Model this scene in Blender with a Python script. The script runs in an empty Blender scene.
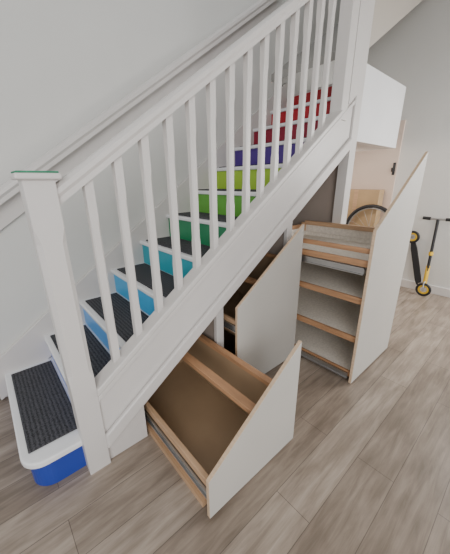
import bpy, bmesh, math
from mathutils import Matrix, Vector

SC = bpy.context.scene
COL = SC.collection

# ------------------------------------------------------------------ materials
def new_mat(name):
    m = bpy.data.materials.new(name); m.use_nodes = True
    nt = m.node_tree
    return m, nt, nt.nodes['Principled BSDF']

def mat(name, col, rough=0.5, var=0.06, scale=6.0, stretch=(1,1,1), metal=0.0, bump=0.0, bscale=60.0):
    m, nt, b = new_mat(name)
    tc = nt.nodes.new('ShaderNodeTexCoord'); mp = nt.nodes.new('ShaderNodeMapping')
    mp.inputs['Scale'].default_value = stretch
    n = nt.nodes.new('ShaderNodeTexNoise'); n.inputs['Scale'].default_value = scale
    n.inputs['Detail'].default_value = 5
    nt.links.new(tc.outputs['Object'], mp.inputs['Vector']); nt.links.new(mp.outputs[0], n.inputs['Vector'])
    r = nt.nodes.new('ShaderNodeValToRGB')
    r.color_ramp.elements[0].position = 0.3; r.color_ramp.elements[1].position = 0.7
    r.color_ramp.elements[0].color = tuple(c*(1-var) for c in col)+(1,)
    r.color_ramp.elements[1].color = tuple(min(1, c*(1+var)) for c in col)+(1,)
    nt.links.new(n.outputs['Fac'], r.inputs['Fac']); nt.links.new(r.outputs[0], b.inputs['Base Color'])
    b.inputs['Roughness'].default_value = rough; b.inputs['Metallic'].default_value = metal
    if bump > 0:
        n2 = nt.nodes.new('ShaderNodeTexNoise'); n2.inputs['Scale'].default_value = bscale
        bp = nt.nodes.new('ShaderNodeBump'); bp.inputs['Strength'].default_value = bump
        bp.inputs['Distance'].default_value = 0.01
        nt.links.new(tc.outputs['Object'], n2.inputs['Vector'])
        nt.links.new(n2.outputs['Fac'], bp.inputs['Height']); nt.links.new(bp.outputs[0], b.inputs['Normal'])
    return m

M = {}
M['wall'] = mat('wall_paint', (0.67, 0.665, 0.64), 0.6, 0.02, 2, bump=0.05, bscale=150)
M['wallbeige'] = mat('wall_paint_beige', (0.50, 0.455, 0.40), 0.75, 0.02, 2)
M['wallwarmlit'] = mat('wall_warm_light_tint', (0.70, 0.57, 0.49), 0.75, 0.03, 2)  # warm light on the alcove wall put into the base colour
M['white'] = mat('white_satin_paint', (0.66, 0.63, 0.61), 0.35, 0.02, 5)
M['tread'] = mat('white_gloss_paint', (0.86, 0.86, 0.87), 0.25, 0.02, 5)
M['panel'] = mat('drawer_front_paint', (0.545, 0.52, 0.48), 0.45, 0.02, 4)
M['ply'] = mat('plywood_edge', (0.60, 0.44, 0.30), 0.55, 0.12, 20, (1, 1, 6))
M['pine'] = mat('stained_pine', (0.40, 0.215, 0.11), 0.5, 0.22, 8, (3, 0.6, 8))
M['pinel'] = mat('pine_light', (0.50, 0.32, 0.19), 0.5, 0.15, 8, (3, 0.6, 8))
M['hard'] = mat('hardboard_base', (0.33, 0.225, 0.135), 0.45, 0.08, 5)
M['shelf'] = mat('carpet_shelf_lining', (0.78, 0.72, 0.64), 0.9, 0.10, 60, bump=0.3, bscale=300)
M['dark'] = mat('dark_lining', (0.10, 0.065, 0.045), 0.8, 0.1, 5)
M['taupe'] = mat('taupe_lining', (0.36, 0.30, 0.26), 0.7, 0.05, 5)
M['steel'] = mat('runner_steel', (0.45, 0.45, 0.45), 0.3, 0.05, 9, metal=0.9)
M['black'] = mat('black_rubber', (0.015, 0.015, 0.017), 0.5, 0.1, 9)
M['yellow'] = mat('yellow_plastic', (0.75, 0.48, 0.03), 0.4, 0.05, 9)
M['green'] = mat('green_felt', (0.03, 0.22, 0.12), 0.7, 0.1, 30)
M['card'] = mat('cardboard', (0.45, 0.31, 0.17), 0.8, 0.06, 8)
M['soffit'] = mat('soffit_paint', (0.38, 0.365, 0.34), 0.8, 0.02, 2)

def mat_carpet():
    m, nt, b = new_mat('charcoal_tread_mat')
    tc = nt.nodes.new('ShaderNodeTexCoord')
    w = nt.nodes.new('ShaderNodeTexWave'); w.inputs['Scale'].default_value = 17; w.bands_direction = 'X'
    w.inputs['Distortion'].default_value = 2.0; w.inputs['Detail Scale'].default_value = 4
    n = nt.nodes.new('ShaderNodeTexNoise'); n.inputs['Scale'].default_value = 160; n.inputs['Detail'].default_value = 3
    mx = nt.nodes.new('ShaderNodeMixRGB'); mx.inputs[0].default_value = 0.78
    nt.links.new(tc.outputs['Object'], w.inputs['Vector']); nt.links.new(tc.outputs['Object'], n.inputs['Vector'])
    nt.links.new(w.outputs['Fac'], mx.inputs[1]); nt.links.new(n.outputs['Fac'], mx.inputs[2])
    r = nt.nodes.new('ShaderNodeValToRGB')
    r.color_ramp.elements[0].position = 0.3; r.color_ramp.elements[1].position = 0.72
    r.color_ramp.elements[0].color = (0.014, 0.014, 0.016, 1); r.color_ramp.elements[1].color = (0.095, 0.095, 0.105, 1)
    nt.links.new(mx.outputs[0], r.inputs[0]); nt.links.new(r.outputs[0], b.inputs['Base Color'])
    b.inputs['Roughness'].default_value = 0.9
    bp = nt.nodes.new('ShaderNodeBump'); bp.inputs['Strength'].default_value = 0.4; bp.inputs['Distance'].default_value = 0.003
    nt.links.new(mx.outputs[0], bp.inputs['Height']); nt.links.new(bp.outputs[0], b.inputs['Normal'])
    return m
M['mat'] = mat_carpet()

def mat_floor():
    m, nt, b = new_mat('oak_laminate')
    tc = nt.nodes.new('ShaderNodeTexCoord')
    br = nt.nodes.new('ShaderNodeTexBrick')
    br.offset = 0.37; br.inputs['Scale'].default_value = 1.0
    br.inputs['Brick Width'].default_value = 1.15; br.inputs['Row Height'].default_value = 0.165
    br.inputs['Mortar Size'].default_value = 0.0014; br.inputs['Mortar Smooth'].default_value = 0.2
    br.inputs['Bias'].default_value = 0.0
    br.inputs['Color1'].default_value = (0.255, 0.205, 0.162, 1)
    br.inputs['Color2'].default_value = (0.375, 0.312, 0.255, 1)
    br.inputs['Mortar'].default_value = (0.13, 0.105, 0.085, 1)
    nt.links.new(tc.outputs['Object'], br.inputs['Vector'])
    mp = nt.nodes.new('ShaderNodeMapping'); mp.inputs['Scale'].default_value = (1.2, 14, 1)
    nt.links.new(tc.outputs['Object'], mp.inputs['Vector'])
    n = nt.nodes.new('ShaderNodeTexNoise'); n.inputs['Scale'].default_value = 2.5; n.inputs['Detail'].default_value = 8
    n.inputs['Roughness'].default_value = 0.65; n.inputs['Distortion'].default_value = 0.6
    nt.links.new(mp.outputs[0], n.inputs['Vector'])
    r = nt.nodes.new('ShaderNodeValToRGB')
    r.color_ramp.elements[0].position = 0.32; r.color_ramp.elements[0].color = (0.68, 0.66, 0.64, 1)
    r.color_ramp.elements[1].position = 0.68; r.color_ramp.elements[1].color = (1.18, 1.18, 1.20, 1)
    nt.links.new(n.outputs['Fac'], r.inputs[0])
    mp2 = nt.nodes.new('ShaderNodeMapping'); mp2.inputs['Scale'].default_value = (1.5, 5, 1)
    nt.links.new(tc.outputs['Object'], mp2.inputs['Vector'])
    n2 = nt.nodes.new('ShaderNodeTexNoise'); n2.inputs['Scale'].default_value = 2.4; n2.inputs['Detail'].default_value = 4
    nt.links.new(mp2.outputs[0], n2.inputs['Vector'])
    r2 = nt.nodes.new('ShaderNodeValToRGB')
    r2.color_ramp.elements[0].position = 0.35; r2.color_ramp.elements[0].color = (0.78, 0.76, 0.74, 1)
    r2.color_ramp.elements[1].position = 0.6; r2.color_ramp.elements[1].color = (1.08, 1.08, 1.08, 1)
    nt.links.new(n2.outputs['Fac'], r2.inputs[0])
    a = nt.nodes.new('ShaderNodeMixRGB'); a.blend_type = 'MULTIPLY'; a.inputs[0].default_value = 1
    c = nt.nodes.new('ShaderNodeMixRGB'); c.blend_type = 'MULTIPLY'; c.inputs[0].default_value = 1
    nt.links.new(br.outputs['Color'], a.inputs[1]); nt.links.new(r.outputs[0], a.inputs[2])
    nt.links.new(a.outputs[0], c.inputs[1]); nt.links.new(r2.outputs[0], c.inputs[2])
    nt.links.new(c.outputs[0], b.inputs['Base Color'])
    b.inputs['Roughness'].default_value = 0.38
    return m
M['floor'] = mat_floor()

# ------------------------------------------------------------------ helpers
def empty(name, loc=(0, 0, 0)):
    e = bpy.data.objects.new(name, None); COL.objects.link(e); e.empty_display_size = 0.1
    e.location = loc
    return e

def finish(name, bm, mats, parent=None, bevel=0.0, smooth=False):
    bmesh.ops.recalc_face_normals(bm, faces=bm.faces)
    me = bpy.data.meshes.new(name); bm.to_mesh(me); bm.free()
    if not isinstance(mats, (list, tuple)): mats = [mats]
    for mm in mats: me.materials.append(mm)
    o = bpy.data.objects.new(name, me); COL.objects.link(o)
    if parent: o.parent = parent
    if bevel > 0:
        md = o.modifiers.new('bevel', 'BEVEL'); md.width = bevel; md.segments = 3
        md.limit_method = 'ANGLE'; md.angle_limit = math.radians(35)
    if smooth:
        for p in me.polygons: p.use_smooth = True
    return o

def add_box(bm, x0, x1, y0, y1, z0, z1):
    vs = [bm.verts.new((x, y, z)) for x in (x0, x1) for y in (y0, y1) for z in (z0, z1)]
    for f in ((0,1,3,2),(4,6,7,5),(0,4,5,1),(2,3,7,6),(0,2,6,4),(1,5,7,3)):
        bm.faces.new([vs[i] for i in f])

def box(name, x0, x1, y0, y1, z0, z1, m, parent=None, bevel=0.0):
    bm = bmesh.new(); add_box(bm, x0, x1, y0, y1, z0, z1)
    return finish(name, bm, m, parent, bevel)

def prism_xz(name, pts, y0, y1, m, parent=None, bevel=0.0, edge=None):
    bm = bmesh.new()
    a = [bm.verts.new((p[0], y0, p[1])) for p in pts]; b = [bm.verts.new((p[0], y1, p[1])) for p in pts]
    bm.faces.new(a); bm.faces.new(b[::-1])
    n = len(pts)
    for i in range(n):
        f = bm.faces.new([a[i], b[i], b[(i+1) % n], a[(i+1) % n]])
        if edge: f.material_index = 1
    return finish(name, bm, [m, edge] if edge else m, parent, bevel)

def prism_xy(name, pts, z0, z1, m, parent=None, bevel=0.0):
    bm = bmesh.new()
    a = [bm.verts.new((p[0], p[1], z0)) for p in pts]; b = [bm.verts.new((p[0], p[1], z1)) for p in pts]
    bm.faces.new(a); bm.faces.new(b[::-1]); n = len(pts)
    for i in range(n): bm.faces.new([a[i], b[i], b[(i+1) % n], a[(i+1) % n]])
    return finish(name, bm, m, parent, bevel)

def band(name, x0, x1, top, bot, y0, y1, m, parent=None, bevel=0.0):
    return prism_xz(name, [(x0, bot(x0)), (x1, bot(x1)), (x1, top(x1)), (x0, top(x0))], y0, y1, m, parent, bevel)

def loft(name, rings, m, parent=None, smooth=False, bevel=0):
    bm = bmesh.new(); vr = [[bm.verts.new(p) for p in r] for r in rings]
    n = len(rings[0])
    for i in range(len(vr)-1):
        for j in range(n):
            bm.faces.new([vr[i][j], vr[i][(j+1) % n], vr[i+1][(j+1) % n], vr[i+1][j]])
    bm.faces.new(vr[0]); bm.faces.new(vr[-1][::-1])
    return finish(name, bm, m, parent, bevel, smooth)

def oct_ring(cx, cy, z, w, c):
    h = w/2
    return [(cx-h+c, cy-h, z), (cx+h-c, cy-h, z), (cx+h, cy-h+c, z), (cx+h, cy+h-c, z),
            (cx+h-c, cy+h, z), (cx-h+c, cy+h, z), (cx-h, cy+h-c, z), (cx-h, cy-h+c, z)]

def tube(name, pts, rad, m, parent=None, cyclic=False):
    cu = bpy.data.curves.new(name, 'CURVE'); cu.dimensions = '3D'
    s = cu.splines.new('POLY'); s.points.add(len(pts)-1)
    for i, p in enumerate(pts): s.points[i].co = (*p, 1)
    s.use_cyclic_u = cyclic; cu.bevel_depth = rad; cu.bevel_resolution = 3; cu.use_fill_caps = True
    tmp = bpy.data.objects.new('tmp_curve', cu); COL.objects.link(tmp)
    dg = bpy.context.evaluated_depsgraph_get(); dg.update()
    me = bpy.data.meshes.new_from_object(tmp.evaluated_get(dg))
    me.name = name; me.materials.clear(); me.materials.append(m)
    bpy.data.objects.remove(tmp); bpy.data.curves.remove(cu)
    for p in me.polygons: p.use_smooth = True
    o = bpy.data.objects.new(name, me); COL.objects.link(o)
    if parent: o.parent = parent
    return o

# ------------------------------------------------------------------ room
WY = 2.02
box('floor', -2.6, 3.98, -2.6, WY+.08, -0.05, 0, M['floor'])
box('wall_back', -2.6, 3.98, WY, WY+0.08, 0, 4.4, M['wall'])
box('wall_right', 3.92, 4.0, -2.6, WY, 0, 4.4, M['wall'])
alc = box('wall_alcove', 3.895, 3.92, 1.31, WY, 0, 1.95, M['wallwarmlit'])  # thin wall panel carrying the painted warm light
box('ceiling', -2.6, 3.92, -2.6, 1.12, 3.1, 3.16, M['wall'])
box('baseboard_back', -2.6, -0.16, WY-0.018, WY, 0, 0.12, M['white'], bevel=0.004)
box('baseboard_right', 3.902, 3.92, 0.30, 1.30, 0, 0.10, M['white'], bevel=0.004)

# ------------------------------------------------------------------ staircase
stairs = empty('staircase')
G, RI, X1, Z1 = 0.245, 0.177, -0.10, 0.175
X = lambda n: X1+G*(n-1)
Z = lambda n: Z1+RI*(n-1)
pitch = lambda x: Z1+0.722*(x-X1)
rc = [(0.022,0.055,0.36), (0.24,0.33,0.78), (0.12,0.38,0.80), (0.06,0.44,0.80), (0.03,0.40,0.50), (0.02,0.26,0.11),
      (0.13,0.42,0.05), (0.38,0.62,0.05), (0.085,0.035,0.27), (0.30,0.012,0.04), (0.50,0.015,0.03), (0.5,0.02,0.03)]
RM = [mat('riser_paint_%d' % (i+1), c, 0.4, 0.03, 5) for i, c in enumerate(rc)]
YI = 1.17
def bull(ins):
    x0 = X(1)+ins; y0 = 1.165+ins; r = 0.09
    pts = [(X(2)+.03, WY-.004), (x0, WY-.004)]
    for k in range(9):
        a = math.pi+ (math.pi/2)*k/8
        pts.append((x0+r+r*math.cos(a), y0+r+r*math.sin(a)))
    pts += [(0.14, y0), (0.14, 1.21), (X(2)+.03, 1.21)]
    return pts
for n in range(1, 12):
    z = Z(n)
    if n == 1:
        prism_xy('tread_1', bull(0), z-.032, z, M['tread'], stairs, 0.008)
        prism_xy('riser_1', bull(0.022), 0.0, z-.032, RM[0], stairs)
    else:
        box('tread_%d' % n, X(n), X(n+1)+.03, YI, WY-.004, z-.028, z, M['tread'], stairs, 0.008)
        box('riser_%d' % n, X(n)+.018, X(n)+.03, YI, WY-.006, Z(n-1)-.01, z-.028, RM[n-1], stairs)
    box('mat_%d' % n, X(n)+.032, X(n+1)+.005, 1.25 if n == 1 else 1.235, WY-.065, z, z+.008, M['mat'], stairs, 0.003)
box('riser_12', X(12)+.018, X(12)+.03, YI, WY-.006, Z(11)-.01, Z(12)-.028, RM[11], stairs)
# wall string
band('wall_string', -0.15, 2.58, lambda x: pitch(x)+.115, lambda x: max(0.0, pitch(x)-.45), WY-.024, WY-.002, M['white'], stairs, 0.004)
# outer string
st = lambda x: 0.477+0.715*(x-0.3)
sb = lambda x: 0.150+0.700*(x-0.3)
SX0, SX1 = 0.22, 2.27
band('outer_string', SX0, SX1, st, sb, 1.135, 1.17, M['white'], stairs, 0.003)
band('string_cap', SX0, 2.08, lambda x: st(x)+.022, lambda x: st(x)-.012, 1.108, 1.196, M['white'], stairs, 0.006)
band('string_moulding', SX0, SX1, lambda x: sb(x)+.085, lambda x: sb(x)+.0, 1.108, 1.135, M['white'], stairs, 0.010)
band('string_bead', SX0, SX1, lambda x: st(x)-.02, lambda x: st(x)-.05, 1.118, 1.135, M['white'], stairs, 0.005)
prism_xz('string_infill', [(0.225, 0.0), (0.425, 0.0), (0.425, sb(0.425)), (0.225, sb(0.225))], 1.14, 1.158, M['white'], stairs)
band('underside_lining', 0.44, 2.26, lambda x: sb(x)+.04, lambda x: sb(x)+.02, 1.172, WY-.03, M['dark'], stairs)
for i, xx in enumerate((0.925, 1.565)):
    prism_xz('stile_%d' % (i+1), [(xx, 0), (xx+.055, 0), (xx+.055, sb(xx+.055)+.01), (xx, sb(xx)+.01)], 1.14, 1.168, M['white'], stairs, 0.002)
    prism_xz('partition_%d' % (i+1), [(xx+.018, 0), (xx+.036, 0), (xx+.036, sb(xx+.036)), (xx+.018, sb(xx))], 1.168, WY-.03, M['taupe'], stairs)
# newel
nx, ny = 0.174, 1.1675
rings = [oct_ring(nx, ny, z, .095, c) for z, c in ((0, .002), (0.50, .002), (0.55, .016), (1.10, .016), (1.15, .002), (1.315, .002))]
loft('newel_post', rings, M['white'], stairs)
box('newel_cap', nx-.066, nx+.066, ny-.066, ny+.066, 1.313, 1.334, M['white'], stairs, 0.007)
box('newel_cap_felt', nx-.060, nx+.060, ny-.060, ny+.060, 1.334, 1.340, M['green'], stairs, 0.002)
# handrail
hz = lambda x: 1.262+0.720*(x-0.226)
prof = [(-.031, -.028), (-.031, -.008), (-.038, .004), (-.036, .020), (-.022, .031), (0, .034), (.022, .031), (.036, .020), (.038, .004), (.031, -.008), (.031, -.028)]
loft('handrail', [[(xx, ny+p[0], hz(xx)+p[1]*1.15) for p in prof] for xx in (0.218, 2.09)], M['white'], stairs, bevel=0)
# balusters
bmx = bmesh.new()
for i in range(14):
    bx = 0.335+0.1215*i
    z0 = st(bx)+.0; z1 = hz(bx)-.02
    w = 0.034
    rr = [oct_ring(bx, ny, z, w, c) for z, c in ((z0, .001), (z0+.15, .001), (z0+.18, .0055), (z1-.18, .0055), (z1-.15, .001), (z1, .001))]
    vr = [[bmx.verts.new(p) for p in r] for r in rr]
    for a in range(5):
        for j in range(8):
            bmx.faces.new([vr[a][j], vr[a][(j+1) % 8], vr[a+1][(j+1) % 8], vr[a+1][j]])
    bmx.faces.new(vr[0]); bmx.faces.new(vr[-1][::-1])
finish('balusters', bmx, M['white'], stairs)
loft('upper_newel', [oct_ring(2.125, ny, z, .09, .003) for z in (st(2.1)-.05, 3.09)], M['white'], stairs)
# end wall / post
prism_xz('wall_stair_end', [(2.275, 0), (2.37, 0), (2.37, 4.2), (2.175, 4.2), (2.175, st(2.175)), (2.275, st(2.275))], 1.12, 1.20, M['white'])
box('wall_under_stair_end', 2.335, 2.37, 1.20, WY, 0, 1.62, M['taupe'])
# wall-side handrail
wh = empty('wall_handrail')
wz = lambda x: 1.225+0.708*(x-0.103)
band('backboard', -0.3, 2.37, lambda x: wz(x)+.02, lambda x: wz(x)-.15, WY-.030, WY, M['white'], wh, 0.004)
loft('rail', [[(xx, WY-.065+p[0]*1.3, wz(xx)+.01+p[1]*1.3) for p in prof] for xx in (-0.3, 2.37)], M['white'], wh)
# landing
ld = empty('stair_landing')
box('side_panel', 2.372, 3.26, 1.14, 1.17, 1.60, 2.12, M['tread'], ld)
box('end_panel', 3.23, 3.26, 1.17, WY, 1.60, 2.12, M['tread'], ld)
box('underside', 2.385, 3.23, 1.17, WY, 1.60, 1.62, M['white'], ld)
box('landing_floor', 2.63, 3.23, 1.17, WY, 2.09, 2.12, M['white'], ld)
sl = lambda x: 2.15+0.63*(x-2.30)
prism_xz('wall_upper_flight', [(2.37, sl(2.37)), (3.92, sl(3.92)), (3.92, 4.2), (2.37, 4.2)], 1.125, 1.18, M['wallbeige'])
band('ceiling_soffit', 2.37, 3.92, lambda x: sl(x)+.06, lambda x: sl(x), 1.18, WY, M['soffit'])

# ------------------------------------------------------------------ pull-out drawers
pt = lambda x: 0.212+0.687*(x-0.42)
def front(par, x0, x1, y, z0=0.015):
    prism_xz('front_panel', [(x0, z0), (x1, z0), (x1, pt(x1)), (x0, pt(x0))], y, y+.018, M['panel'], par, 0.0015, M['ply'])
def runner(par, x, y0, y1, z, nm):
    bm = bmesh.new()
    add_box(bm, x-.004, x, y0, y1, z-.022, z+.022)
    add_box(bm, x-.012, x, y0, y1, z+.016, z+.022)
    add_box(bm, x-.012, x, y0, y1, z-.022, z-.016)
    finish(nm, bm, M['steel'], par)

# low drawer
d1 = empty('under_stair_drawer')
front(d1, 0.43, 0.99, 0.60)
a, b, y0, y1 = 0.455, 0.905, 0.618, 1.50
box('base', a, b, y0, y1, 0.045, 0.057, M['hard'], d1)
box('side_low', a, a+.018, y0, y1, 0.03, 0.145, M['pinel'], d1, .002)
box('side_low_rail', a-.0, a+.022, y0, y1, 0.145, 0.158, M['pinel'], d1, .003)
box('side_high', b-.018, b, y0, y1, 0.03, 0.36, M['hard'], d1)
box('side_high_rail', b-.035, b+.0, y0, y1, 0.36, 0.385, M['pine'], d1, .003)
box('middle_rail', 0.690, 0.735, y0, y1, 0.345, 0.372, M['pine'], d1, .003)
prism_xz('back_board', [(a, .03), (b, .03), (b, .385), (.69, .36), (a, .158)], y1, y1+.018, M['hard'], d1)
runner(d1, a, 0.63, 1.45, 0.095, 'runner_upper')
box('floor_rail', a-.016, a+.02, 0.66, 1.45, 0.0, 0.028, M['pinel'], d1)

# middle drawer
d2 = empty('under_stair_drawer.001')
front(d2, 1.0, 1.612, 1.04)
a, b, y0, y1 = 1.03, 1.545, 1.058, 1.85
box('base', a, b, y0, y1, 0.045, 0.057, M['hard'], d2)
box('shelf', a, b, y0, y1, 0.40, 0.412, M['hard'], d2)
box('side_low', a, a+.02, y0, y1, 0.03, 0.12, M['pinel'], d2)
box('side_upper', a, a+.02, y0, y1, 0.40, 0.50, M['pinel'], d2, .002)
box('side_high', b-.02, b, y0, y1, 0.03, 0.78, M['hard'], d2)
box('side_high_rail', b-.035, b, y0, y1, 0.78, 0.805, M['pine'], d2, .003)
box('middle_rail', 1.25, 1.29, y0, y1, 0.66, 0.69, M['pine'], d2, .003)
prism_xz('back_board', [(a, .03), (b, .03), (b, .8), (1.25, .69), (a, .50)], y1, y1+.018, M['hard'], d2)
runner(d2, a, 1.07, 1.8, 0.45, 'runner_upper')

# tall pull-out shelves
d3 = empty('under_stair_shelf_unit')
front(d3, 1.622, 2.255, 0.59)
a, b, y0, y1 = 1.648, 2.225, 0.608, 1.42
for i, z in enumerate((0.05, 0.315, 0.585, 0.825)):
    box('shelf_%d' % (i+1), a+.004, b-.004, y0, y1, z, z+.016, M['shelf'], d3)
    box('gallery_left_%d' % (i+1), a, a+.02, y0, y1, z-.012, z+.028, M['pine'], d3, .003)
    box('gallery_right_%d' % (i+1), b-.02, b, y0, y1, z-.012, z+.045, M['shelf'], d3, .003)
    box('gallery_back_%d' % (i+1), a+.02, b-.02, y1-.02, y1, z+.012, z+.05, M['shelf'], d3, .003)
runner(d3, a, 0.63, 1.40, 0.80-.012, 'runner_upper')
runner(d3, a, 0.63, 1.40, 0.045, 'runner_lower')
box('post_back_left', a, a+.03, y1-.002, y1+.028, 0.0, 0.90, M['pinel'], d3)
box('post_back_right', b-.03, b, y1-.002, y1+.028, 0.0, 0.95, M['pinel'], d3)
box('back_board', a+.03, b-.03, y1+.002, y1+.014, 0.03, 0.90, M['shelf'], d3)
box('side_board', b, b+.012, y0, y1, 0.03, 0.93, M['shelf'], d3)
box('upper_rail_left', a, a+.02, y0, y1, 0.895, 0.925, M['pine'], d3, .003)
box('upper_rail_right', b-.02, b+.012, y0, y1, 0.93, 0.965, M['pinel'], d3, .003)
box('upper_rail_back', a, b, y1+.002, y1+.022, 0.90, 0.935, M['pine'], d3, .003)

# ------------------------------------------------------------------ things in the hall
cb = empty('cardboard_box')
box('carton', 3.74, 3.885, 1.40, 1.97, 0, 1.19, M['card'], cb, .004)
box('tape', 3.737, 3.74, 1.66, 1.71, 0.0, 1.19, M['pinel'], cb)
cr = empty('storage_crate')
box('crate_body', 3.46, 3.72, 1.22, 1.72, 0, 0.34, M['ply'], cr, .004)
box('crate_lid', 3.45, 3.725, 1.21, 1.73, 0.34, 0.37, M['pinel'], cr, .004)
bw = empty('bicycle_wheel')
c = Vector((3.66, 1.42, 0.697))
circ = lambda r, n=40: [(c.x, c.y+r*math.cos(2*math.pi*k/n), c.z+r*math.sin(2*math.pi*k/n)) for k in range(n)]
tube('tyre', circ(0.305), 0.022, M['black'], bw, True)
tube('rim', circ(0.28), 0.009, M['steel'], bw, True)
tube('hub', [(c.x-.04, c.y, c.z), (c.x+.04, c.y, c.z)], 0.02, M['steel'], bw)
for k in range(16):
    aa = 2*math.pi*k/16
    tube('spoke_%d' % k, [(c.x+(.03 if k % 2 else -.03), c.y, c.z), (c.x, c.y+.28*math.cos(aa), c.z+.28*math.sin(aa))], 0.0015, M['steel'], bw)
box('coat_hook_plate', 3.885, 3.895, 1.325, 1.355, 1.36, 1.50, M['black'], alc, .003)
tube('coat_hook_peg', [(3.89, 1.34, 1.40), (3.84, 1.34, 1.40), (3.83, 1.34, 1.44)], 0.009, M['black'], alc)

sc = empty('kick_scooter')
def wheel(nm, cx, cy, cz, r):
    n = 28
    def ring(rr): return [(cx, cy+rr*math.cos(2*math.pi*k/n), cz+rr*math.sin(2*math.pi*k/n)) for k in range(n)]
    tube(nm+'_tyre', ring(r-.014), .014, M['black'], sc, True)
    tube(nm+'_disc', ring(r-.035), .012, M['yellow'], sc, True)
    p = Vector((cx, cy, cz)); d = Vector((1, 0, 0))
    tube(nm+'_hub', [tuple(p-d*.02), tuple(p+d*.02)], .014, M['steel'], sc)
wheel('front_wheel', 3.74, 0.74, 0.08, 0.08)
wheel('rear_wheel', 3.82, 0.98, 0.66, 0.075)
tube('stem', [(3.74, 0.74, 0.13), (3.80, 0.76, 0.50), (3.855, 0.78, 0.88)], 0.015, M['black'], sc)
tube('stem_sleeve', [(3.745, 0.742, 0.16), (3.785, 0.755, 0.36)], 0.021, M['yellow'], sc)
tube('stem_collar', [(3.797, 0.759, 0.48), (3.803, 0.761, 0.52)], 0.024, M['yellow'], sc)
tube('handlebar', [(3.855, 0.64, 0.885), (3.858, 0.78, 0.88), (3.855, 0.92, 0.885)], 0.011, M['steel'], sc)
tube('grip_1', [(3.855, 0.635, 0.886), (3.856, 0.71, 0.883)], 0.018, M['black'], sc)
tube('grip_2', [(3.855, 0.925, 0.886), (3.856, 0.85, 0.883)], 0.018, M['black'], sc)
tube('fork_1', [(3.715, 0.74, 0.08), (3.715, 0.745, 0.17), (3.74, 0.74, 0.18)], 0.008, M['steel'], sc)
tube('fork_2', [(3.765, 0.74, 0.08), (3.765, 0.745, 0.17), (3.74, 0.74, 0.18)], 0.008, M['steel'], sc)
bm = bmesh.new()
vs = []
for t, w in ((0, .022), (.12, .032), (.85, .032), (1, .022)):
    p = Vector((3.76, 0.80, 0.12)).lerp(Vector((3.83, 0.965, 0.60)), t)
    vs.append([bm.verts.new((p.x+dx, p.y+dy*w, p.z-dy*w*.3)) for dx, dy in ((-.01, -1), (-.01, 1), (.01, 1), (.01, -1))])
for i in range(3):
    for j in range(4): bm.faces.new([vs[i][j], vs[i][(j+1) % 4], vs[i+1][(j+1) % 4], vs[i+1][j]])
bm.faces.new(vs[0]); bm.faces.new(vs[-1][::-1])
finish('deck', bm, M['black'], sc, .003)
tube('deck_link', [(3.745, 0.745, 0.16), (3.76, 0.80, 0.13)], 0.014, M['steel'], sc)

# ------------------------------------------------------------------ light
w = bpy.data.worlds.new('sky'); SC.world = w; w.use_nodes = True
bg = w.node_tree.nodes['Background']; bg.inputs[0].default_value = (0.93, 0.965, 1.0, 1); bg.inputs[1].default_value = 0.85
def area(name, loc, tgt, sx, sy, power, col=(1, 1, 1)):
    l = bpy.data.lights.new(name, 'AREA'); l.shape = 'RECTANGLE'; l.size = sx; l.size_y = sy; l.energy = power; l.color = col
    o = bpy.data.objects.new(name, l); COL.objects.link(o); o.location = loc
    o.rotation_euler = (Vector(tgt)-Vector(loc)).to_track_quat('-Z', 'Y').to_euler()
    return o
area('window_light', (-1.6, -2.3, 1.9), (1.0, 1.5, 0.8), 2.2, 1.6, 95, (1, 0.985, 0.965))
area('door_light', (3.75, -0.75, 1.5), (2.8, 0.5, 0.0), 0.9, 1.6, 75, (1, 0.98, 0.95))
area('alcove_warm_fill', (3.0, 1.6, 1.58), (3.6, 1.5, 0.8), 0.25, 0.25, 7, (1, 0.84, 0.70))  # unseen warm fill light added under the landing to warm the alcove

# ------------------------------------------------------------------ camera
yaw, pit, roll = math.radians(41.1), math.radians(19.0), math.radians(-0.6)
F = Vector((math.sin(yaw)*math.cos(pit), math.cos(yaw)*math.cos(pit), -math.sin(pit)))
R = Vector((math.cos(yaw), -math.sin(yaw), 0))
U = R.cross(F)
R2 = R*math.cos(roll)+U*math.sin(roll); U2 = U*math.cos(roll)-R*math.sin(roll)
mw = Matrix(((R2.x, U2.x, -F.x, 0), (R2.y, U2.y, -F.y, 0), (R2.z, U2.z, -F.z, 1.3), (0, 0, 0, 1)))
cd = bpy.data.cameras.new('camera'); cam = bpy.data.objects.new('camera', cd); COL.objects.link(cam)
cam.matrix_world = mw
cd.sensor_fit = 'VERTICAL'; cd.sensor_height = 24; cd.lens = 24*276/554; cd.clip_start = 0.02
SC.camera = cam
